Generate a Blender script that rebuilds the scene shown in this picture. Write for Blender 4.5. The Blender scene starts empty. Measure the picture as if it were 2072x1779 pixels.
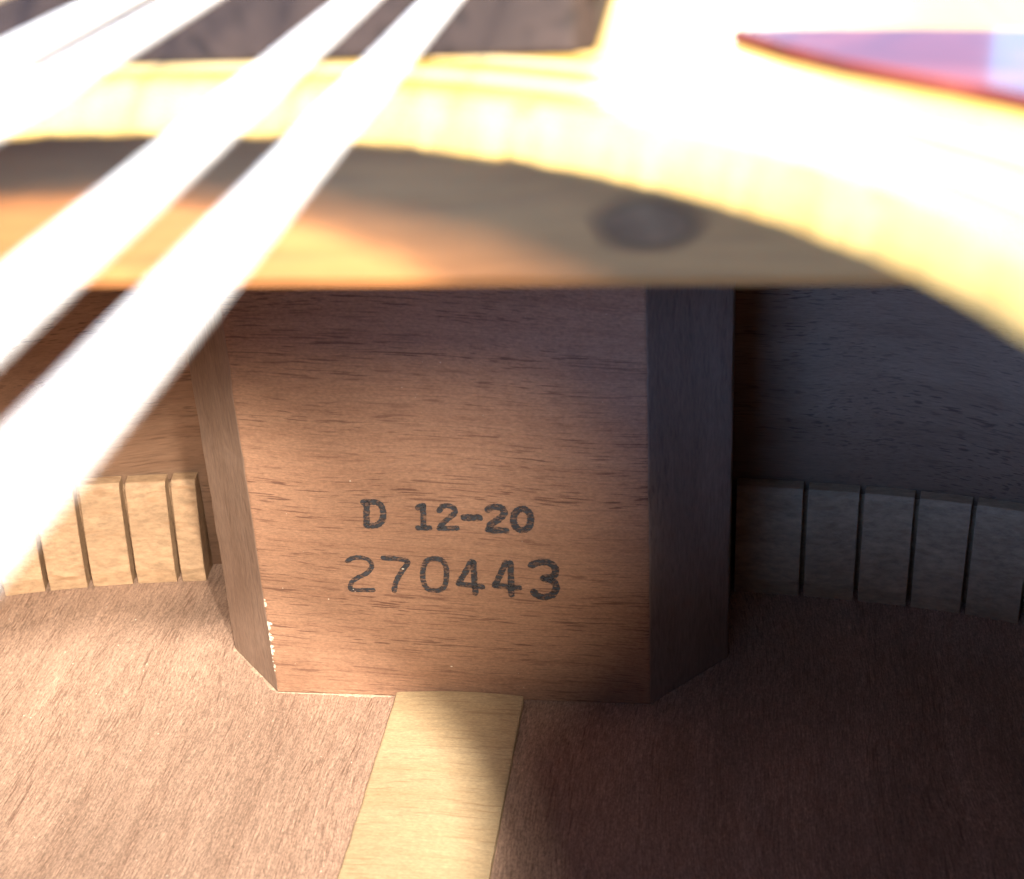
import bpy, bmesh, math, random
from mathutils import Vector, Matrix
import numpy as np

random.seed(11)
MM = 0.001
sc = bpy.context.scene
col = sc.collection

# ---------------------------------------------------------------- camera
CX, CY, CZ = 34.863, -168.538, 127.113           # millimetres, guitar axis along +Y
YAW, PITCH, ROLL, FPX = 8.559, 26.638, 3.263, 2982.1
ya, pi_, ro = map(math.radians, (YAW, PITCH, ROLL))
fw = Vector((-math.sin(ya)*math.cos(pi_), math.cos(ya)*math.cos(pi_), -math.sin(pi_)))
rt = Vector((math.cos(ya), math.sin(ya), 0)); dn = fw.cross(rt)
r2 = rt*math.cos(ro) + dn*math.sin(ro); d2 = -rt*math.sin(ro) + dn*math.cos(ro)
cam = bpy.data.cameras.new('camera')
cam.sensor_width = 36; cam.lens = 36*FPX/2072
cam.clip_start = 0.002; cam.clip_end = 50
cam.dof.use_dof = True
cam.dof.focus_distance = 0.212
cam.dof.aperture_fstop = cam.lens/1.34
cam.dof.aperture_blades = 0
co = bpy.data.objects.new('camera', cam); col.objects.link(co)
m = Matrix((r2, -d2, -fw)).transposed().to_4x4()
m.translation = Vector((CX, CY, CZ))*MM
co.matrix_world = m
sc.camera = co

# ---------------------------------------------------------------- world, lamps, exposure
w = bpy.data.worlds.new('World'); sc.world = w; w.use_nodes = True
bg = w.node_tree.nodes['Background']
bg.inputs[0].default_value = (0.32, 0.52, 1.0, 1); bg.inputs[1].default_value = 1.9

def lamp(name, kind, loc, power, color, size, target=None, size_y=None):
    l = bpy.data.lights.new(name, kind); l.energy = power; l.color = color
    if kind == 'AREA':
        l.size = size
        if size_y: l.shape = 'RECTANGLE'; l.size_y = size_y
    else:
        l.shadow_soft_size = size
    o = bpy.data.objects.new(name, l); col.objects.link(o); o.location = loc
    if target is not None:
        o.rotation_euler = (Vector(target)-Vector(loc)).to_track_quat('-Z', 'Y').to_euler()
    return o
# a small torch beside the lens: whitens the near strings and the top
lamp('torch', 'POINT', (0.064, -0.168, 0.1525), 1.25, (1.0, 0.93, 0.82), 0.0030)
# two lamps of the room behind the camera, to its right, shining through the sound hole
def far_lamp(name, d, dist, power, color, size):
    d = Vector(d).normalized(); tgt = Vector((0, -0.14, 0.107))
    lamp(name, 'AREA', tgt - d*dist, power, color, size, tgt).data.shape = 'DISK'
far_lamp('high_lamp', (-0.475, 1.0, -1.057), 1.3, 66, (1.0, 0.94, 0.84), 0.070)
# unseen fill lamp added at left to brighten top, strings and right rim
far_lamp('left_fill_lamp', (0.50, 0.28, -1.0), 1.3, 15, (1.0, 0.96, 0.90), 0.10)
lamp('low_lamp', 'POINT', (0.262, -0.500, 0.352), 27, (1.0, 0.93, 0.80), 0.026)
far_lamp('wide_low_lamp', (-0.30, 1.0, -0.61), 1.3, 34, (1.0, 0.92, 0.80), 0.24)
# daylight window beyond the neck, then two added blue lights
lamp('window_light', 'AREA', (-0.20, 1.7, 0.80), 34, (0.95, 0.98, 1.0), 0.62, (0, -0.1, 0.1), 0.36)
lamp('blue_reflection_light', 'AREA', (0.47, 1.7, 0.53), 0.30, (0.03, 0.62, 1.0), 0.20, (0, -0.1, 0.1), 0.20)  # added unseen light, placed to put a cyan reflection on the pickguard
lamp('side_blue_fill', 'AREA', (-0.70, -1.30, 0.45), 88, (0.17, 0.41, 1.0), 1.1, (0, -0.1, 0.1), 0.60)  # added unseen blue fill for the dark right side of the interior

vs = sc.view_settings
vs.view_transform = 'Standard'; vs.look = 'None'; vs.exposure = 0.0; vs.gamma = 1.0
sc.cycles.use_denoising = True
sc.cycles.max_bounces = 7; sc.cycles.diffuse_bounces = 5; sc.cycles.caustics_reflective = False; sc.cycles.caustics_refractive = False
sc.cycles.sample_clamp_indirect = 6.0
sc.cycles.use_adaptive_sampling = True; sc.cycles.adaptive_threshold = 0.012; sc.cycles.adaptive_min_samples = 20

# ---------------------------------------------------------------- materials
class NT:
    def __init__(s, name):
        s.m = bpy.data.materials.new(name); s.m.use_nodes = True
        s.t = s.m.node_tree; s.b = s.t.nodes['Principled BSDF']
        s.tc = s.t.nodes.new('ShaderNodeTexCoord')
    def n(s, t, **k):
        o = s.t.nodes.new(t)
        for a, v in k.items(): setattr(o, a, v)
        return o
    def l(s, a, b): s.t.links.new(a, b)
    def mapped(s, scale, rot=(0, 0, 0), src=None):
        mp = s.n('ShaderNodeMapping'); mp.inputs['Scale'].default_value = scale
        mp.inputs['Rotation'].default_value = rot
        s.l(src or s.tc.outputs['Object'], mp.inputs[0]); return mp.outputs[0]
    def noise(s, vec, scale=1.0, detail=2.0, rough=0.5, dist=0.0):
        o = s.n('ShaderNodeTexNoise'); o.inputs['Scale'].default_value = scale
        o.inputs['Detail'].default_value = detail; o.inputs['Roughness'].default_value = rough
        o.inputs['Distortion'].default_value = dist
        s.l(vec, o.inputs['Vector']); return o.outputs['Fac']
    def ramp(s, fac, stops):
        o = s.n('ShaderNodeValToRGB'); e = o.color_ramp.elements
        while len(e) < len(stops): e.new(0.5)
        for el, (p, c) in zip(e, stops):
            el.position = p; el.color = c if len(c) == 4 else (*c, 1)
        s.l(fac, o.inputs[0]); return o.outputs[0]
    def mix(s, fac, a, b, mode='MIX'):
        o = s.n('ShaderNodeMix', data_type='RGBA', blend_type=mode)
        for sock, v in ((o.inputs[0], fac), (o.inputs[6], a), (o.inputs[7], b)):
            if isinstance(v, (int, float)): sock.default_value = v
            elif isinstance(v, tuple): sock.default_value = v if len(v) == 4 else (*v, 1)
            else: s.l(v, sock)
        return o.outputs[2]
    def math(s, op, a, b):
        o = s.n('ShaderNodeMath', operation=op)
        for sock, v in ((o.inputs[0], a), (o.inputs[1], b)):
            if isinstance(v, (int, float)): sock.default_value = v
            else: s.l(v, sock)
        return o.outputs[0]
    def bump(s, h, strength, dist):
        o = s.n('ShaderNodeBump'); o.inputs['Strength'].default_value = strength
        o.inputs['Distance'].default_value = dist; s.l(h, o.inputs['Height'])
        s.l(o.outputs[0], s.b.inputs['Normal'])

def wood(name, light, dark, pore, axis, along=(12, 130), across=(260, 2600), pore_lo=0.56, pore_hi=0.70,
         pore_amt=0.8, fibre=0.25, rough=0.62, bump=0.35, rot=(0, 0, 0), coat=0.0, blotch=0.25, spec=0.3, fibre_lo=0.55, fibre_hi=1.4, speck=0.0):
    """wood with growth bands, short dark pores and fine fibres along one axis"""
    t = NT(name)
    # slow waviness of the grain
    wv = t.noise(t.mapped((22, 22, 22)), 1.0, 1.0)
    off = t.n('ShaderNodeVectorMath', operation='SCALE'); 
    cmb = t.n('ShaderNodeCombineXYZ')
    c = t.math('SUBTRACT', wv, 0.5)
    for i in range(3):
        if i != axis: t.l(c, cmb.inputs[i])
    t.l(cmb.outputs[0], off.inputs[0]); off.inputs['Scale'].default_value = 0.006
    add = t.n('ShaderNodeVectorMath', operation='ADD')
    t.l(t.tc.outputs['Object'], add.inputs[0]); t.l(off.outputs[0], add.inputs[1])
    base = t.n('ShaderNodeMapping'); base.inputs['Rotation'].default_value = rot
    t.l(add.outputs[0], base.inputs[0]); src = base.outputs[0]
    def sc3(a, b): return tuple(a if i == axis else b for i in range(3))
    band = t.noise(t.mapped(sc3(along[0], across[0]), src=src), 1.0, 4.0, 0.6)
    colr = t.ramp(band, [(0.30, dark), (0.70, light)])
    bl = t.noise(t.mapped(sc3(35, 60), src=src), 1.0, 3.0)
    colr = t.mix(blotch, colr, t.ramp(bl, [(0.32, tuple(x*0.62 for x in light)), (0.68, tuple(min(1, x*1.18) for x in light))]))
    po = t.noise(t.mapped(sc3(along[1], across[1]), src=src), 1.0, 1.0, 0.5)
    pm = t.ramp(po, [(pore_lo, (0, 0, 0)), (pore_hi, (1, 1, 1))])
    # pores gather in bands
    gate = t.ramp(t.noise(t.mapped(sc3(along[0]*2, across[0]*0.6), src=src), 1.0, 2.0), [(0.40, (0.20,)*3), (0.62, (1,)*3)])
    pm2 = t.math('MULTIPLY', pm, gate)
    fb = t.noise(t.mapped(sc3(along[1]*1.6, across[1]*1.3), src=src), 1.0, 3.0, 0.7)
    fcol = t.ramp(fb, [(0.28, (fibre_lo,)*3), (0.5, (0.97,)*3), (0.75, (fibre_hi,)*3)])
    colr = t.mix(fibre, colr, t.mix(1.0, colr, fcol, 'MULTIPLY'))
    if speck:       # raw, unsanded fibre ends
        sk = t.noise(t.mapped(sc3(1700, 4200), src=src), 1.0, 2.0, 0.7)
        colr = t.mix(speck, colr, t.mix(1.0, colr, t.ramp(sk, [(0.30, (0.45,)*3), (0.5, (1.0,)*3), (0.72, (1.6,)*3)]), 'MULTIPLY'))
    colr = t.mix(t.math('MULTIPLY', pm2, pore_amt), colr, pore)
    t.l(colr, t.b.inputs['Base Color'])
    t.b.inputs['Roughness'].default_value = rough
    t.b.inputs['Specular IOR Level'].default_value = spec
    if coat:
        t.b.inputs['Coat Weight'].default_value = coat; t.b.inputs['Coat Roughness'].default_value = 0.22
    if bump:
        h = t.math('SUBTRACT', fb, t.math('MULTIPLY', pm2, 0.9))
        t.bump(h, bump, 0.00012)
    return t.m

M = {}
M['block'] = wood('mahogany_block', (0.330, 0.180, 0.108), (0.258, 0.130, 0.076), (0.070, 0.028, 0.020), 0,
                  along=(6, 170), across=(420, 4300), pore_lo=0.58, pore_hi=0.66, pore_amt=0.76, fibre=0.38, rot=(0, math.radians(-2.5), 0), bump=0.2, speck=0.35)
M['back'] = wood('mahogany_back', (0.39, 0.250, 0.176), (0.30, 0.182, 0.122), (0.120, 0.056, 0.036), 1,
                 along=(5, 190), across=(330, 3600), pore_lo=0.57, pore_hi=0.68, pore_amt=0.52, fibre=0.75, bump=0.5, blotch=0.4, fibre_lo=0.55, fibre_hi=1.5, speck=0.6)
M['side'] = wood('mahogany_side', (0.34, 0.205, 0.130), (0.25, 0.140, 0.085), (0.075, 0.036, 0.024), 0,
                 along=(8, 140), across=(360, 3300), pore_lo=0.57, pore_hi=0.68, pore_amt=0.6, fibre=0.4, bump=0.25)
M['lining'] = wood('lining_wood', (0.385, 0.245, 0.140), (0.30, 0.18, 0.098), (0.26, 0.14, 0.07), 0,
                   along=(60, 260), across=(300, 900), pore_lo=0.58, pore_hi=0.74, pore_amt=0.7, fibre=0.7, bump=0.6)
M['strip'] = wood('spruce_strip', (0.49, 0.355, 0.205), (0.42, 0.285, 0.150), (0.25, 0.135, 0.062), 0,
                  along=(14, 90), across=(260, 2600), pore_lo=0.58, pore_hi=0.70, pore_amt=0.45, fibre=0.3, bump=0.2, blotch=0.2, speck=0.3)
M['brace'] = wood('spruce_brace', (0.44, 0.170, 0.046), (0.37, 0.130, 0.033), (0.24, 0.085, 0.022), 0,
                  along=(10, 60), across=(120, 700), pore_amt=0.3, fibre=0.3, bump=0.2, blotch=0.45)
M['top'] = wood('lacquered_spruce_top', (0.36, 0.235, 0.062), (0.315, 0.175, 0.018), (0.24, 0.12, 0.012), 1,
                along=(2, 40), across=(110, 1100), pore_amt=0.35, fibre=0.2, rough=0.45, bump=0.0, coat=0.3)
M['raw'] = wood('raw_spruce_edge', (0.46, 0.285, 0.085), (0.39, 0.215, 0.050), (0.28, 0.14, 0.03), 2,
                along=(60, 300), across=(500, 1500), pore_amt=0.3, fibre=0.4, bump=0.3)
M['rosewood'] = wood('rosewood_fretboard', (0.026, 0.0165, 0.0125), (0.012, 0.008, 0.0065), (0.006, 0.004, 0.003), 1,
                     along=(12, 90), across=(200, 900), fibre=0.4, rough=0.6, bump=0.2, blotch=0.5, spec=0.15)
M['neck'] = wood('mahogany_neck', (0.25, 0.11, 0.06), (0.17, 0.07, 0.04), (0.06, 0.025, 0.02), 1, coat=0.4, rough=0.4)
M['ebony'] = wood('ebony', (0.035, 0.028, 0.025), (0.02, 0.016, 0.015), (0.01, 0.01, 0.01), 0, rough=0.4)

def plain(name, color, rough=0.5, metal=0.0, var=0.15, scale=900, coat=0.0):
    t = NT(name)
    n = t.noise(t.mapped((scale,)*3), 1.0, 3.0)
    c = t.ramp(n, [(0.3, tuple(x*(1-var) for x in color)), (0.7, tuple(min(1, x*(1+var)) for x in color))])
    t.l(c, t.b.inputs['Base Color']); t.b.inputs['Roughness'].default_value = rough
    t.b.inputs['Metallic'].default_value = metal
    t.b.inputs['Coat Weight'].default_value = coat
    return t.m
M['steel'] = plain('plain_steel_string', (0.88, 0.88, 0.87), 0.5, 0.3, 0.04)
M['bronze'] = plain('wound_bronze_string', (0.80, 0.70, 0.52), 0.6, 0.35, 0.08, 3000)
M['fret'] = plain('nickel_fret', (0.7, 0.7, 0.68), 0.3, 0.9, 0.05)
M['bone'] = plain('bone', (0.75, 0.70, 0.58), 0.45)
M['glue'] = plain('dried_glue', (0.40, 0.28, 0.19), 0.55, 0, 0.25, 2500)
M['dust'] = plain('pale_dust', (0.62, 0.52, 0.40), 0.8, 0, 0.2)
M['ring_pale'] = plain('rosette_pale_inlay', (0.74, 0.58, 0.30), 0.35, 0, 0.08, 300, 0.8)
M['ring_dark'] = plain('rosette_tan_inlay', (0.56, 0.36, 0.13), 0.35, 0, 0.08, 300, 0.8)

def tortoise():
    t = NT('tortoise_pickguard')
    n = t.noise(t.mapped((55, 55, 55)), 1.0, 3.0, 0.6, 1.2)
    c = t.ramp(n, [(0.34, (0.030, 0.008, 0.009)), (0.48, (0.085, 0.015, 0.012)), (0.62, (0.19, 0.045, 0.03))])
    t.l(c, t.b.inputs['Base Color']); t.b.inputs['Roughness'].default_value = 0.10
    t.b.inputs['Specular IOR Level'].default_value = 0.35
    return t.m
M['tortoise'] = tortoise()

def ink():
    """stamp ink rubbed thin over the pores"""
    t = NT('stamp_ink')
    a = t.noise(t.mapped((900, 900, 2600)), 1.0, 3.0, 0.65)
    cov = t.ramp(a, [(0.36, (0.22,)*3), (0.54, (1,)*3)])
    t.b.inputs['Roughness'].default_value = 0.7
    n = t.noise(t.mapped((1800,)*3), 1.0, 2.0)
    t.l(t.ramp(n, [(0.3, (0.016, 0.017, 0.021)), (0.7, (0.045, 0.045, 0.050))]), t.b.inputs['Base Color'])
    t.l(cov, t.b.inputs['Alpha'])
    return t.m
M['ink'] = ink()

def ovalmat():
    t = NT('brace_oval')
    n = t.noise(t.mapped((300, 300, 500)), 1.0, 2.0)
    t.l(t.ramp(n, [(0.3, (0.19, 0.080, 0.035)), (0.7, (0.28, 0.125, 0.055))]), t.b.inputs['Base Color'])
    t.b.inputs['Roughness'].default_value = 0.9; t.b.inputs['Specular IOR Level'].default_value = 0.05
    mp = t.n('ShaderNodeMapping'); mp.inputs['Location'].default_value = (-0.0307/0.0044, 0, -0.0964/0.0022)
    mp.inputs['Scale'].default_value = (1/0.0044, 0, 1/0.0022)
    t.l(t.tc.outputs['Object'], mp.inputs[0])
    ln = t.n('ShaderNodeVectorMath', operation='LENGTH'); t.l(mp.outputs[0], ln.inputs[0])
    t.l(t.ramp(ln.outputs['Value'], [(0.5, (0.85,)*3), (1.0, (0, 0, 0))]), t.b.inputs['Alpha'])
    return t.m
M['oval_patch'] = ovalmat()

# ---------------------------------------------------------------- mesh helpers (millimetres)
def link(name, verts, faces, mat, parent, smooth=False, bevel=0.0, seg=2):
    me = bpy.data.meshes.new(name)
    me.from_pydata([tuple(c*MM for c in v) for v in verts], [], faces)
    bm = bmesh.new(); bm.from_mesh(me)
    bmesh.ops.recalc_face_normals(bm, faces=bm.faces)
    bm.to_mesh(me); bm.free()
    if smooth:
        for p in me.polygons: p.use_smooth = True
    me.materials.append(mat)
    o = bpy.data.objects.new(name, me); col.objects.link(o)
    if parent: o.parent = parent
    if bevel:
        b = o.modifiers.new('bevel', 'BEVEL'); b.width = bevel*MM; b.segments = seg; b.limit_method = 'ANGLE'; b.angle_limit = math.radians(35)
    return o

def prism(pts, z0, z1):
    n = len(pts)
    v = [(x, y, z0) for x, y in pts] + [(x, y, z1) for x, y in pts]
    f = [tuple(range(n-1, -1, -1)), tuple(range(n, 2*n))] + [(i, (i+1) % n, n+(i+1) % n, n+i) for i in range(n)]
    return v, f

def catmull(pts, k):
    out = []
    n = len(pts)
    for i in range(n-1):
        p0, p1, p2, p3 = pts[max(i-1, 0)], pts[i], pts[i+1], pts[min(i+2, n-1)]
        for j in range(k):
            t = j/k
            out.append(tuple(0.5*((2*b)+(c-a)*t+(2*a-5*b+4*c-d)*t*t+(-a+3*b-3*c+d)*t**3) for a, b, c, d in zip(p0, p1, p2, p3)))
    out.append(tuple(pts[-1])); return out

# inner outline of the body (the ribs), right half, from the neck end to the tail
HALF = [(0, 36.0), (30, 35.6), (46, 34.8), (64, 32.4), (80, 28.6), (100, 21), (120, 8), (136, -14), (144, -42), (146, -75),
        (144, -112), (140, -160), (137, -205), (138.5, -242), (147, -286), (165, -332), (183, -372), (194, -405),
        (196, -432), (188, -460), (165, -480), (120, -491), (60, -495.5), (0, -496)]
half = catmull(HALF, 8)
outline = half + [(-x, y) for x, y in reversed(half[1:-1])]
def offset(pts, d):
    n = len(pts); o = []
    for i in range(n):
        a, b = Vector(pts[i-1]), Vector(pts[(i+1) % n]); t = (b-a).normalized()
        o.append((pts[i][0] - t.y*d, pts[i][1] + t.x*d))
    return o
outer = offset(outline, 2.3)
rim_edge = offset(outline, 3.2)
HB, HT = 106.18, 109.2          # underside and face of the soundboard
HC = (0.0, -140.04); HR = 50.0  # sound hole

guitar = bpy.data.objects.new('acoustic_guitar', None); col.objects.link(guitar)
guitar.empty_display_size = 0.05
guitar['label'] = 'twelve string guitar seen through its sound hole towards the stamped mahogany neck block'
guitar['category'] = 'guitar'

# ---------------------------------------------------------------- body
v, f = prism(rim_edge, -3.0, 0.0)
back = link('back_plate', v, f, M['back'], guitar)
back['label'] = 'reddish mahogany back plate seen from inside'

# ribs: right and left half shells
def rib(side):
    n = len(half)
    pi = [(side*x, y) for x, y in half]
    po = [(side*x, y) for x, y in (outer[:n])]
    v = []; 
    for (a, b), (c, d) in zip(pi, po):
        v += [(a, b, 0.02), (a, b, HB-0.02), (c, d, 0.02), (c, d, HB-0.02)]
    fc = []
    for i in range(n-1):
        k = 4*i; q = 4*(i+1)
        fc += [(k, q, q+1, k+1), (k+2, k+3, q+3, q+2), (k+1, q+1, q+3, k+3), (k, k+2, q+2, q)]
    o = link('side_rib', v, fc, M['side'], guitar, smooth=True)
    o['label'] = 'bent mahogany side ' + ('in shade right of the neck block' if side > 0 else 'in light left of the neck block')
    return o
ribR = rib(1); ribL = rib(-1)

# soundboard with the round hole
def soundboard():
    N = len(rim_edge)
    ang = [math.atan2(y-HC[1], x-HC[0]) for x, y in rim_edge]
    rings = []
    jit = [0.0]
    for i in range(N-1): jit.append(0.6*jit[-1] + random.gauss(0, 0.045))
    def circ(r, z):
        k = 1.0 if r < HR+1 and z < HT-0.5 else 0.0
        return [(HC[0]+(r+k*j)*math.cos(a), HC[1]+(r+k*j)*math.sin(a), z+(k*j*0.8 if z < HB+1 else 0)) for a, j in zip(ang, jit)]
    for r, z in ((HR, HB+0.3), (HR, HB+0.9), (HR+0.15, HB+1.6), (HR+0.55, HT-0.62), (HR+1.2, HT-0.2), (HR+2.2, HT)): rings.append(circ(r, z))
    rings.append(circ(70, HT))
    rings.append([(x, y, HT) for x, y in rim_edge]); rings.append([(x, y, HB) for x, y in rim_edge])
    rings.append(circ(70, HB)); rings.append(circ(HR+0.25, HB))
    v = [p for r in rings for p in r]; R = len(rings); fc = []
    for i in range(R):
        for j in range(N):
            a, b = i*N+j, i*N+(j+1) % N; c, d = ((i+1) % R)*N+(j+1) % N, ((i+1) % R)*N+j
            fc.append((a, b, c, d))
    o = link('soundboard', v, fc, M['top'], guitar)
    o.data.materials.append(M['raw'])
    for p in o.data.polygons:
        x, y, z = p.center/MM
        if math.hypot(x-HC[0], y-HC[1]) < HR+0.9 and HB+0.1 < z < HT-0.3: p.material_index = 1
    return o
top = soundboard()
top['label'] = 'blurred blown-out honey coloured spruce top with round sound hole'

def annulus(name, r0, r1, z, mat, parent, h=0.06, n=160):
    v = []; fc = []
    for i in range(n):
        a = 2*math.pi*i/n
        for r, zz in ((r0, z), (r0, z+h), (r1, z+h), (r1, z)):
            v.append((HC[0]+r*math.cos(a), HC[1]+r*math.sin(a), zz))
    for i in range(n):
        p, q = 4*i, 4*((i+1) % n)
        for k in range(3): fc.append((p+k, p+k+1, q+k+1, q+k))
    return link(name, v, fc, mat, parent)
for r0, r1, mt in ((53.4, 53.9, 'ring_dark'), (53.9, 54.6, 'ring_pale'), (54.6, 55.1, 'ring_dark'),
                   (57.6, 58.0, 'ring_dark'), (58.0, 58.6, 'ring_pale'), (58.6, 59.0, 'ring_dark'),
                   (61.0, 61.5, 'ring_dark')):
    annulus('rosette_ring', r0, r1, HT+0.005, M[mt], top)

# pickguard hugging the rosette on the treble side
def pickguard():
    r = 63.2
    a0 = math.atan2(-83.6-HC[1], 35.8); r_tip = math.hypot(35.8, -83.6-HC[1])
    arc = []
    for i in range(25):
        t = i/24; a = a0 + (math.radians(-42)-a0)*t
        rr = r + (r_tip-r)*max(0, 1-t*9)**2
        arc.append((rr*math.cos(a), HC[1]+rr*math.sin(a)))
    out = catmull([(35.8, -83.6), (43, -84.2), (52, -85.8), (65, -90.5), (80, -102), (92, -120), (99, -145), (99, -172), (90, -197), (74, -209), (57, -204), arc[-1]], 5)
    pts = list(reversed(arc))[:-1] + out[:-1]
    v, fc = prism(pts, HT+0.01, HT+0.8)
    o = link('pickguard', v, fc, M['tortoise'], guitar, bevel=0.2)
    o['label'] = 'glossy dark red pickguard tip with blue reflections beside the rosette'
    return o
pickguard()

# ---------------------------------------------------------------- neck block
pts = [(-27, 0), (27, 0), (37.8, 12), (38.4, 35.4), (-37.4, 35.4), (-36.5, 10.4)]
def block_mesh():
    """prism in many courses, its corners slightly worn and wavy"""
    n = 56; v, f = [], []; k = len(pts)
    wob = [[0.0]*k]
    for i in range(n):
        wob.append([0.55*w_ + random.gauss(0, 0.045) for w_ in wob[-1]])
    for i in range(n+1):
        z = 0.02 + (HB-0.05)*i/n
        for j, (x, y) in enumerate(pts):
            d = wob[i][j] if j in (0, 1, 2, 5) else 0
            v.append((x + d*(1 if x < 0 else -1), y + (abs(d)*0.5 if j in (0, 1) else 0), z))
    for i in range(n):
        for j in range(k): f.append((i*k+j, i*k+(j+1) % k, (i+1)*k+(j+1) % k, (i+1)*k+j))
    f += [tuple(range(k-1, -1, -1)), tuple(range(n*k, n*k+k))]
    return v, f
v, f = block_mesh()
block = link('neck_block', v, f, M['block'], guitar, bevel=0.28)
M['block_end'] = wood('mahogany_end_grain', (0.30, 0.200, 0.145), (0.23, 0.145, 0.10), (0.12, 0.07, 0.05), 2,
                      along=(40, 300), across=(300, 1800), pore_amt=0.4, fibre=0.5, bump=0.25)
block.data.materials.append(M['block_end'])
for p in block.data.polygons:
    if abs(p.normal.x) > 0.3: p.material_index = 1
block['label'] = 'mahogany neck block stamped D 12-20 over 270443'

# stamped characters, strokes on the face of the block (x, z in millimetres)
GLYPHS = [
 ('stamped_letter', 0.68, [[[-10.68,31.84],[-11.01,28.4]],[[-11.14,31.92],[-9.46,32.01],[-8.71,31.46],[-8.53,30.19],[-8.9,29.05],[-9.72,28.41],[-10.82,28.33]]]),
 ('stamped_digit', 0.62, [[[-3.75,31.26],[-2.99,31.64]],[[-3.0,31.57],[-3.19,28.32]],[[-3.94,28.13],[-2.39,28.17]]]),
 ('stamped_digit', 0.60, [[[-0.86,30.86],[-0.31,31.53],[0.6,31.64],[1.19,31.18],[1.18,30.53],[0.29,29.67],[-0.59,28.85],[-0.94,28.18]],[[-1.06,28.12],[1.35,28.21]]]),
 ('stamped_hyphen', 0.80, [[[2.48,29.85],[4.46,29.89]]]),
 ('stamped_digit', 0.74, [[[5.73,31.12],[6.49,31.56],[7.54,31.43],[7.9,30.61],[7.04,29.66],[6.01,28.89],[5.72,28.19]],[[5.6,28.03],[8.01,27.97]]]),
 ('stamped_digit', 0.74, [[[11.43,29.75],[11.37,30.37],[11.14,30.9],[10.78,31.24],[10.33,31.36],[9.88,31.22],[9.48,30.86],[9.2,30.33],[9.08,29.7],[9.14,29.07],[9.37,28.54],[9.73,28.19],[10.18,28.08],[10.63,28.21],[11.03,28.58],[11.31,29.12],[11.43,29.75]]]),
 ('stamped_digit', 0.52, [[[-14.31,22.63],[-13.45,23.16],[-12.16,23.27],[-11.18,22.82],[-10.93,21.89],[-11.72,20.8],[-13.17,19.97],[-14.02,19.25],[-14.31,18.29],[-13.81,17.95],[-11.09,18.07]]]),
 ('stamped_digit', 0.58, [[[-9.18,23.3],[-7.41,23.23],[-6.08,22.95],[-5.95,22.45],[-6.83,21.12],[-7.69,19.62],[-8.12,18.03]]]),
 ('stamped_digit', 0.58, [[[-0.57,20.84],[-0.56,21.84],[-0.71,22.51],[-0.99,22.99],[-1.4,23.28],[-2.03,23.36],[-2.69,23.24],[-3.15,22.93],[-3.5,22.44],[-3.75,21.76],[-3.89,20.75],[-3.91,19.74],[-3.76,19.06],[-3.49,18.57],[-3.07,18.28],[-2.43,18.19],[-1.77,18.31],[-1.3,18.63],[-0.95,19.13],[-0.71,19.82],[-0.57,20.84]]]),
 ('stamped_digit', 0.64, [[[2.97,23.02],[2.05,21.25],[1.06,19.55]],[[0.98,19.43],[4.26,19.01]],[[3.26,22.91],[3.23,20.31],[3.22,17.96]]]),
 ('stamped_digit', 0.66, [[[7.69,22.95],[6.89,21.09],[6.03,19.33]],[[5.99,19.25],[9.32,18.99]],[[8.32,22.96],[8.26,20.45],[8.19,17.86]]]),
 ('stamped_digit', 0.78, [[[11.16,22.61],[11.97,23.05],[13.29,23.13],[14.28,22.42],[14.31,21.38],[13.69,20.75],[12.73,20.65]],[[12.82,20.57],[14.0,20.18],[14.42,19.16],[13.92,18.07],[12.9,17.61],[11.9,17.77],[11.26,18.38]]]),
]
def stroke(pts, w, y, v, fc):
    closed = pts[0] == pts[-1] and len(pts) > 3
    p = catmull([tuple(q) for q in pts], 6) if len(pts) > 2 else [tuple(Vector(pts[0]).lerp(Vector(pts[1]), i/8)) for i in range(9)]
    n = len(p); b0 = len(v)
    for i in range(n):
        if closed: a, b = p[(i-1) % (n-1)], p[(i+1) % (n-1)]
        else: a, b = p[max(i-1, 0)], p[min(i+1, n-1)]
        t = (Vector(b)-Vector(a)); t = t.normalized() if t.length > 1e-6 else Vector((1, 0)); nx, nz = -t.y, t.x
        wl = w*0.5*random.uniform(0.84, 1.12); wr = w*0.5*random.uniform(0.84, 1.12)
        if closed and i == n-1:
            wl, wr = stroke.first
        if i == 0: stroke.first = (wl, wr)
        v.append((p[i][0]+nx*wl, y, p[i][1]+nz*wl)); v.append((p[i][0]-nx*wr, y, p[i][1]-nz*wr))
    for i in range(n-1): k = b0+2*i; fc.append((k, k+1, k+3, k+2))
    if not closed:       # round ends
        for e, s in ((0, -1), (n-1, 1)):
            a, b = (p[0], p[1]) if e == 0 else (p[-2], p[-1])
            t = (Vector(b)-Vector(a)).normalized()*s; c = p[e]; k = len(v)
            base = math.atan2(t.y, t.x)
            for j in range(7):
                an = base - math.pi/2 + math.pi*j/6; rr = w*0.5*random.uniform(0.88, 1.08)
                v.append((c[0]+rr*math.cos(an), y-0.001*(1 if s > 0 else -1), c[1]+rr*math.sin(an)))
            fc.append(tuple(range(k, k+7)))
for name, wd, strokes in GLYPHS:
    v, fc = [], []
    for i, s in enumerate(strokes): stroke(s, wd*1.36, -0.030-0.006*i, v, fc)
    link(name, v, fc, M['ink'], block)

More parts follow.
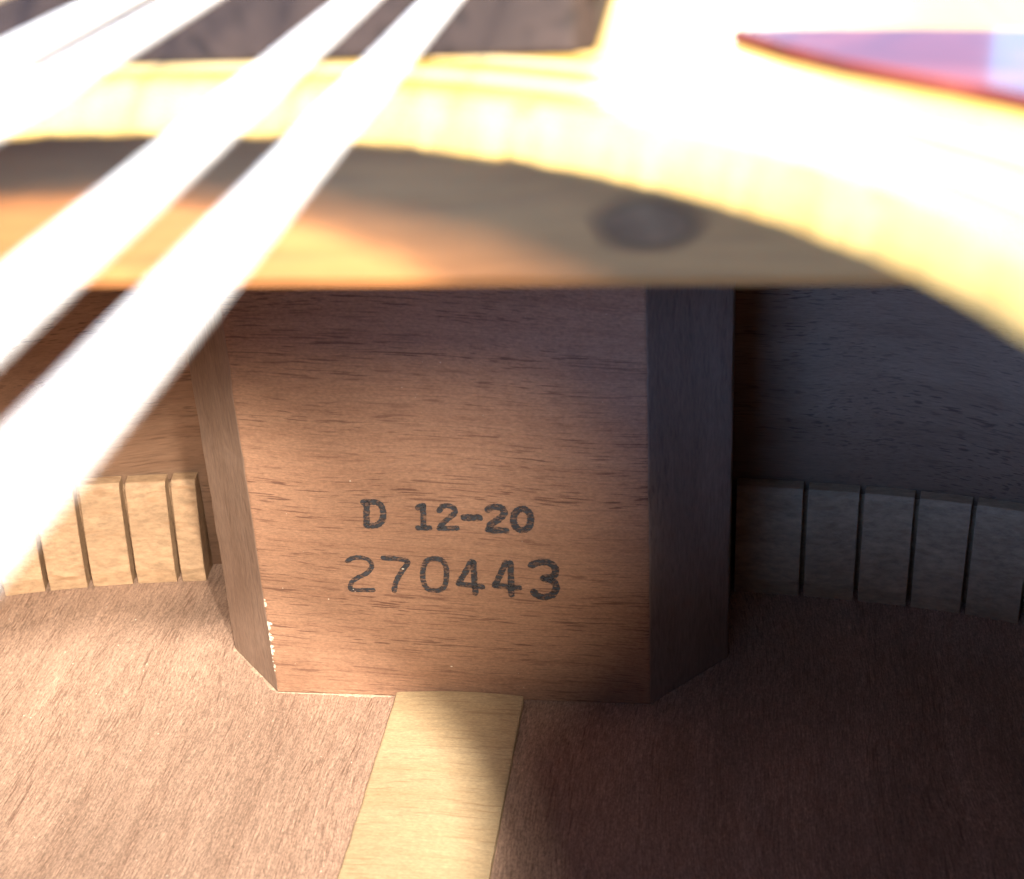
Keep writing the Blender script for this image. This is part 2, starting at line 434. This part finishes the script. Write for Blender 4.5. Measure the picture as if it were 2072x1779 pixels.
# ---------------------------------------------------------------- kerfed lining along the back
def pos_on(side, s_len):
    """point and inward normal at arc length from the axis along the rib"""
    acc = 0.0
    for a, b in zip(half[:-1], half[1:]):
        d = math.hypot(b[0]-a[0], b[1]-a[1])
        if acc+d >= s_len:
            t = (s_len-acc)/d; x = a[0]+(b[0]-a[0])*t; y = a[1]+(b[1]-a[1])*t
            tx, ty = (b[0]-a[0])/d, (b[1]-a[1])/d
            return (side*x, y), (side*ty, -tx), (side*tx, ty)
        acc += d
PROFILE = [(0.15, 0.05), (5.4, 0.05), (5.5, 2.6), (4.4, 9.0), (2.9, 16.6), (2.3, 17.4), (0.15, 17.6)]
def lining(side, first, step, gap, count, start):
    web_v, web_f = [], []
    s_end = first + step*count
    S = [start + (s_end-start)*i/60 for i in range(61)]
    # thin web against the rib that holds the blocks together
    for s in S:
        (x, y), (nx, ny), _ = pos_on(side, s)
        for d, z in ((0.1, 0.03), (2.0, 0.03), (1.9, 2.6), (1.4, 9.0), (0.8, 15.2), (0.1, 16.0)):
            web_v.append((x+nx*d, y+ny*d, z))
    for i in range(60):
        for k in range(6):
            web_f.append((6*i+k, 6*i+(k+1) % 6, 6*(i+1)+(k+1) % 6, 6*(i+1)+k))
    web_f += [tuple(range(6)), tuple(range(365, 359, -1))]
    L = link('kerfed_lining', web_v, web_f, M['lining'], guitar)
    L['label'] = 'pale kerfed lining strip ' + ('in shade right' if side > 0 else 'brightly lit left') + ' of the neck block'
    edges = [start] + [first+step*i+random.uniform(-0.35, 0.35) for i in range(count+1)]
    for i in range(len(edges)-1):
        a = edges[i] + (gap/2 if i else 0); b = edges[i+1] - gap/2
        v = []; dz = random.uniform(-0.10, 0.08); dd = random.uniform(-0.06, 0.06)
        for s in (a, (a+b)/2, b):
            (x, y), (nx, ny), _ = pos_on(side, s)
            for j, (d, z) in enumerate(PROFILE):
                q = d + (dd if d > 1 else 0); v.append((x+nx*q, y+ny*q, z + (dz if z > 10 else 0)))
        n = len(PROFILE); fc = [tuple(range(n)), tuple(range(3*n-1, 2*n-1, -1))]
        for r in range(2):
            for k in range(n): fc.append((r*n+k, r*n+(k+1) % n, (r+1)*n+(k+1) % n, (r+1)*n+k))
        link('lining_block', v, fc, M['lining'], L, bevel=0.08, seg=1)
    return L
lining(-1, 52.4, 7.45, 0.95, 17, 47.6)  # stops short of the block; this gap stands in for its cast shadow
lining(1, 49.8, 8.35, 0.75, 15, 39.2)

# ---------------------------------------------------------------- centre strip on the back
def strip():
    v, fc = [], []
    ys = [-0.35 - i*1.5 for i in range(0, 320)]
    prof = [(-1, 0.03), (-1, 1.00), (-0.97, 1.10), (-0.6, 1.36), (-0.3, 1.50), (0, 1.55), (0.3, 1.50), (0.6, 1.36), (0.97, 1.10), (1, 1.00), (1, 0.03)]
    n = len(prof)
    for y in ys:
        wl = 9.15 + random.uniform(-0.07, 0.07); wr = 9.1 + random.uniform(-0.05, 0.05)
        for u, z in prof:
            v.append((u*(wl if u < 0 else wr), y, z))
    for i in range(len(ys)-1):
        for k in range(n-1): fc.append((i*n+k, i*n+k+1, (i+1)*n+k+1, (i+1)*n+k))
    fc.append(tuple(range(n)))
    o = link('back_strip', v, fc, M['strip'], back)
    o['label'] = 'pale cross grained centre strip glued along the back'
strip()

# ---------------------------------------------------------------- transverse brace under the top
def brace():
    y0, y1 = -77.0, -69.0
    n = 40; v = []; fc = []
    for i in range(n+1):
        x = -118 + 236*i/n
        zb = 91.6 + max(0, (abs(x)-85)/33)**2*9
        prof = [(y0, HB-0.02), (y0, zb+1.2), (y0+0.5, zb+0.35), (y0+1.6, zb), (y1-1.6, zb), (y1-0.5, zb+0.35), (y1, zb+1.2), (y1, HB-0.02)]
        v += [(x, a, b) for a, b in prof]
    k = len(prof)
    for i in range(n):
        for j in range(k): fc.append((i*k+j, i*k+(j+1) % k, (i+1)*k+(j+1) % k, (i+1)*k+j))
    fc += [tuple(range(k)), tuple(range(n*k+k-1, n*k-1, -1))]
    o = link('transverse_brace', v, fc, M['brace'], guitar)
    o['label'] = 'tan spruce brace across the underside of the top, out of focus'
    # dark oval patch on its face
    kv, kf = [(30.7, y0-0.25, 96.4)], []
    for rr, dep in ((0.55, 0.22), (0.85, 0.12), (1.0, -0.05)):
        for j in range(28):
            a = 2*math.pi*j/28; w_ = 1+0.07*math.sin(3*a+1)+0.05*math.sin(5*a)
            kv.append((30.7+4.4*rr*w_*math.cos(a), y0-dep, 96.4+2.2*rr*w_*math.sin(a)))
    for j in range(28):
        kf.append((0, 1+j, 1+(j+1) % 28))
        for r in range(2): kf.append((1+r*28+j, 1+(r+1)*28+j, 1+(r+1)*28+(j+1) % 28, 1+r*28+(j+1) % 28))
    kn = link('oval_patch', kv, kf, M['oval_patch'], o, smooth=True)
    kn['label'] = 'dark oval patch on the brace'
brace()

# ---------------------------------------------------------------- fretboard, neck, bridge
NUT_Y, SAD_Y = 354.0, -291.0
def hw(y): return 28.4 - (y+86)*(28.4-22.6)/(NUT_Y+86)
def fretboard():
    ys = [-86, -60, 0, 60, 150, 250, NUT_Y]
    pts = [(hw(-86)-1.2, -86), (hw(-86), -84.8)] + [(hw(y), y) for y in ys[1:]] + [(-hw(y), y) for y in reversed(ys[1:])] + [(-hw(-86), -84.8), (-hw(-86)+1.2, -86)]
    v, fc = prism(pts, HT+0.01, 115.2)
    o = link('fretboard', v, fc, M['rosewood'], guitar, bevel=0.4)
    o['label'] = 'dark rosewood fretboard end behind the strings'
    for n in range(1, 20):
        y = SAD_Y + (NUT_Y-SAD_Y)*2**(-n/12)
        if y < -83: continue
        h = hw(y)-0.3; fv = []; ff = []
        prof = [(-1.1, 115.15), (-0.8, 115.75), (0, 116.1), (0.8, 115.75), (1.1, 115.15)]
        for x in (-h, h): fv += [(x, y+a, z) for a, z in prof]
        for k in range(4): ff.append((k, k+1, 6+k, 5+k))
        ff += [(0, 1, 2, 3, 4), (9, 8, 7, 6, 5)]
        link('fret', fv, ff, M['fret'], o)
fretboard()
def neck():
    v, fc = [], []
    ys = [39.5, 45, 60, 90, 150, 250, NUT_Y]
    dp = [70, 50, 28, 20, 18, 17, 16]
    for y, d in zip(ys, dp):
        h = hw(y)-0.05
        for j in range(13):
            a = math.pi*j/12; v.append((h*math.cos(a), y, HT-0.05-d*math.sin(a)**0.8))
    for i in range(len(ys)-1):
        for j in range(12): fc.append((i*13+j, i*13+j+1, (i+1)*13+j+1, (i+1)*13+j))
        fc.append((i*13, (i+1)*13, (i+1)*13+12, i*13+12))
    fc += [tuple(range(13)), tuple(range(len(ys)*13-1, (len(ys)-1)*13-1, -1))]
    link('neck', v, fc, M['neck'], guitar, smooth=False)
neck()
v, f = prism([(-78, -303), (-60, -306), (60, -306), (78, -303), (78, -283), (60, -276), (-60, -276), (-78, -283)], HT+0.01, 117.0)
bridge = link('bridge', v, f, M['ebony'], guitar, bevel=1.5)
v, f = prism([(-38, SAD_Y-1.3), (38, SAD_Y-1.3), (38, SAD_Y+1.3), (-38, SAD_Y+1.3)], 117.0, 119.6)
link('saddle', v, f, M['bone'], bridge, bevel=0.4)
v, f = prism([(-hw(NUT_Y), NUT_Y), (hw(NUT_Y), NUT_Y), (hw(NUT_Y), NUT_Y+6), (-hw(NUT_Y), NUT_Y+6)], 112, 116.6)
link('nut', v, f, M['bone'], guitar, bevel=0.4)

# ---------------------------------------------------------------- twelve strings in six pairs
ZS = 118.17; X0 = 25.80; PAIR = 2.99; COURSE = 9.2
GAUGE = [(0.27, 0.27, 0), (0.32, 0.32, 0), (0.56, 0.25, 1), (0.76, 0.32, 1), (1.0, 0.50, 1), (1.25, 0.70, 1)]
def string(x, d, mat):
    v, fc = [], []
    ys = [SAD_Y, -200, -150, -120, -80, 0, 120, NUT_Y+1]
    def xz(y):
        t = (y - (-150))/(NUT_Y+150)
        return x*(1-0.12*max(0, t)) , ZS + (119.6-ZS)*max(0, (-150-y)/(-150-SAD_Y)) - (ZS-116.7)*max(0, t)
    for y in ys:
        cx, cz = xz(y) if y > -80 or y < -150 else (x, ZS)
        for j in range(10):
            a = 2*math.pi*j/10; v.append((cx+d/2*math.cos(a), y, cz+d/2*math.sin(a)))
    for i in range(len(ys)-1):
        for j in range(10): fc.append((i*10+j, i*10+(j+1) % 10, (i+1)*10+(j+1) % 10, (i+1)*10+j))
    o = link('string', v, fc, mat, guitar, smooth=True)
    return o
for c, (d1, d2_, wound) in enumerate(GAUGE):
    x = X0 - COURSE*c
    s1 = string(x, d1+0.05 if c > 1 else d1+0.23, M['bronze'] if wound else M['steel'])
    s2 = string(x-PAIR, d2_+0.05 if c > 1 else d2_+0.23, M['steel'])
    if c == 0:
        s1['label'] = 'rightmost string, a wide white out of focus band'

# ---------------------------------------------------------------- glue squeeze-out and dust
def crumbs(name, spots, mat, parent, label=None):
    v, fc = [], []
    for (x, y, z, s, flat) in spots:
        k = len(v); nx = 6
        ax = Vector((random.uniform(-1, 1), random.uniform(-1, 1), random.uniform(-1, 1))).normalized()
        R = Matrix.Rotation(random.uniform(0, 6.28), 3, ax)
        for d in ((1, 0, 0), (-1, 0, 0), (0, 1, 0), (0, -1, 0), (0, 0, 1), (0, 0, -1)):
            q = R @ Vector(d); q = q*s*random.uniform(0.5, 1.15)
            q = Vector((q.x*flat[0], q.y*flat[1], q.z*flat[2]))
            v.append((x+q.x, y+q.y, z+q.z))
        for t in ((0, 2, 4), (2, 1, 4), (1, 3, 4), (3, 0, 4), (2, 0, 5), (1, 2, 5), (3, 1, 5), (0, 3, 5)):
            fc.append(tuple(k+i for i in t))
    o = link(name, v, fc, mat, parent)
    o['kind'] = 'stuff'
    if label: o['label'] = label
    return o
def bead(path, lo, hi, hz):
    """irregular bead of dried glue along a line on the back"""
    v, fc = [], []; L = sum((Vector(b)-Vector(a)).length for a, b in zip(path[:-1], path[1:]))
    n = int(L/0.22); w_ = 0.5
    for i in range(n+1):
        d = L*i/n
        for a, b in zip(path[:-1], path[1:]):
            l = (Vector(b)-Vector(a)).length
            if d <= l+1e-6: break
            d -= l
        t = (Vector(b)-Vector(a)).normalized(); p = Vector(a)+t*d; nr = Vector((t.y, -t.x))
        w_ = min(1, max(0, w_ + random.uniform(-0.34, 0.34))); w = lo + (hi-lo)*w_**1.6; h = hz*(0.4+0.6*w_)
        q0, q1, q2 = p - nr*0.08, p + nr*w*0.45, p + nr*w
        v += [(q0.x, q0.y, h), (q1.x, q1.y, h*0.75), (q2.x, q2.y, 0.004)]
    for i in range(n):
        k = 3*i; fc += [(k, k+3, k+4, k+1), (k+1, k+4, k+5, k+2)]
    return v, fc
v, fc = bead([(-36.6, 10.4), (-27.1, -0.05), (-10.0, -0.05)], 0.02, 0.46, 0.2)
o = link('glue_bead', v, fc, M['glue'], block, smooth=True)
o['label'] = 'pale dried glue along the foot of the block'
# pale torn fibres low on the left front edge
v, fc = [], []; w_ = 0.0
for i in range(95):
    z = 3.5 + i*0.135
    env = max(0, 1-abs(z-10.5)/7)**0.6
    w_ = min(1, max(-0.5, w_*0.75 + random.uniform(-0.42, 0.55)*env))
    if w_ > 0.05:
        x0 = -27.0 + random.uniform(-0.05, 0.08); x1 = x0 + 0.15 + 0.75*w_; k = len(v); zz = z+random.uniform(0.09, 0.24)
        y_ = -0.035 - 0.0006*i
        v += [(x0, y_, z), (x1, y_, z+random.uniform(-.06, .06)), (x1-random.uniform(0, .15), y_-0.03, zz), (x0, y_, zz)]
        fc.append((k, k+1, k+2, k+3))
o = link('splintered_edge', v, fc, M['dust'], block)
o['label'] = 'pale splinters on the lower left edge of the block'
sp = []
for (x, z, s) in ((-12.6, 35.2, .16), (-17.6, 16.4, .17), (-6.6, 21.6, .22), (-13.9, 18.1, .13), (0.9, 52.5, .10), (-1, 5.6, .2), (-22, 30, .10), (-24, 18, .09)):
    sp.append((x, -0.05, z, s, (1.2, 0.4, 0.7)))
for i in range(40):
    sp.append((random.uniform(-26, 26), -0.03, random.uniform(1, 70), random.uniform(0.03, 0.07), (1, 0.4, 1)))
crumbs('dust_speck', sp, M['dust'], block)
sp = [(random.uniform(-85, 10), random.uniform(-60, 25), 0.03, random.choice((0.06, 0.08, 0.1, 0.16)), (1, 1, 0.5)) for i in range(230)]
crumbs('dust_speck', sp, M['dust'], back)
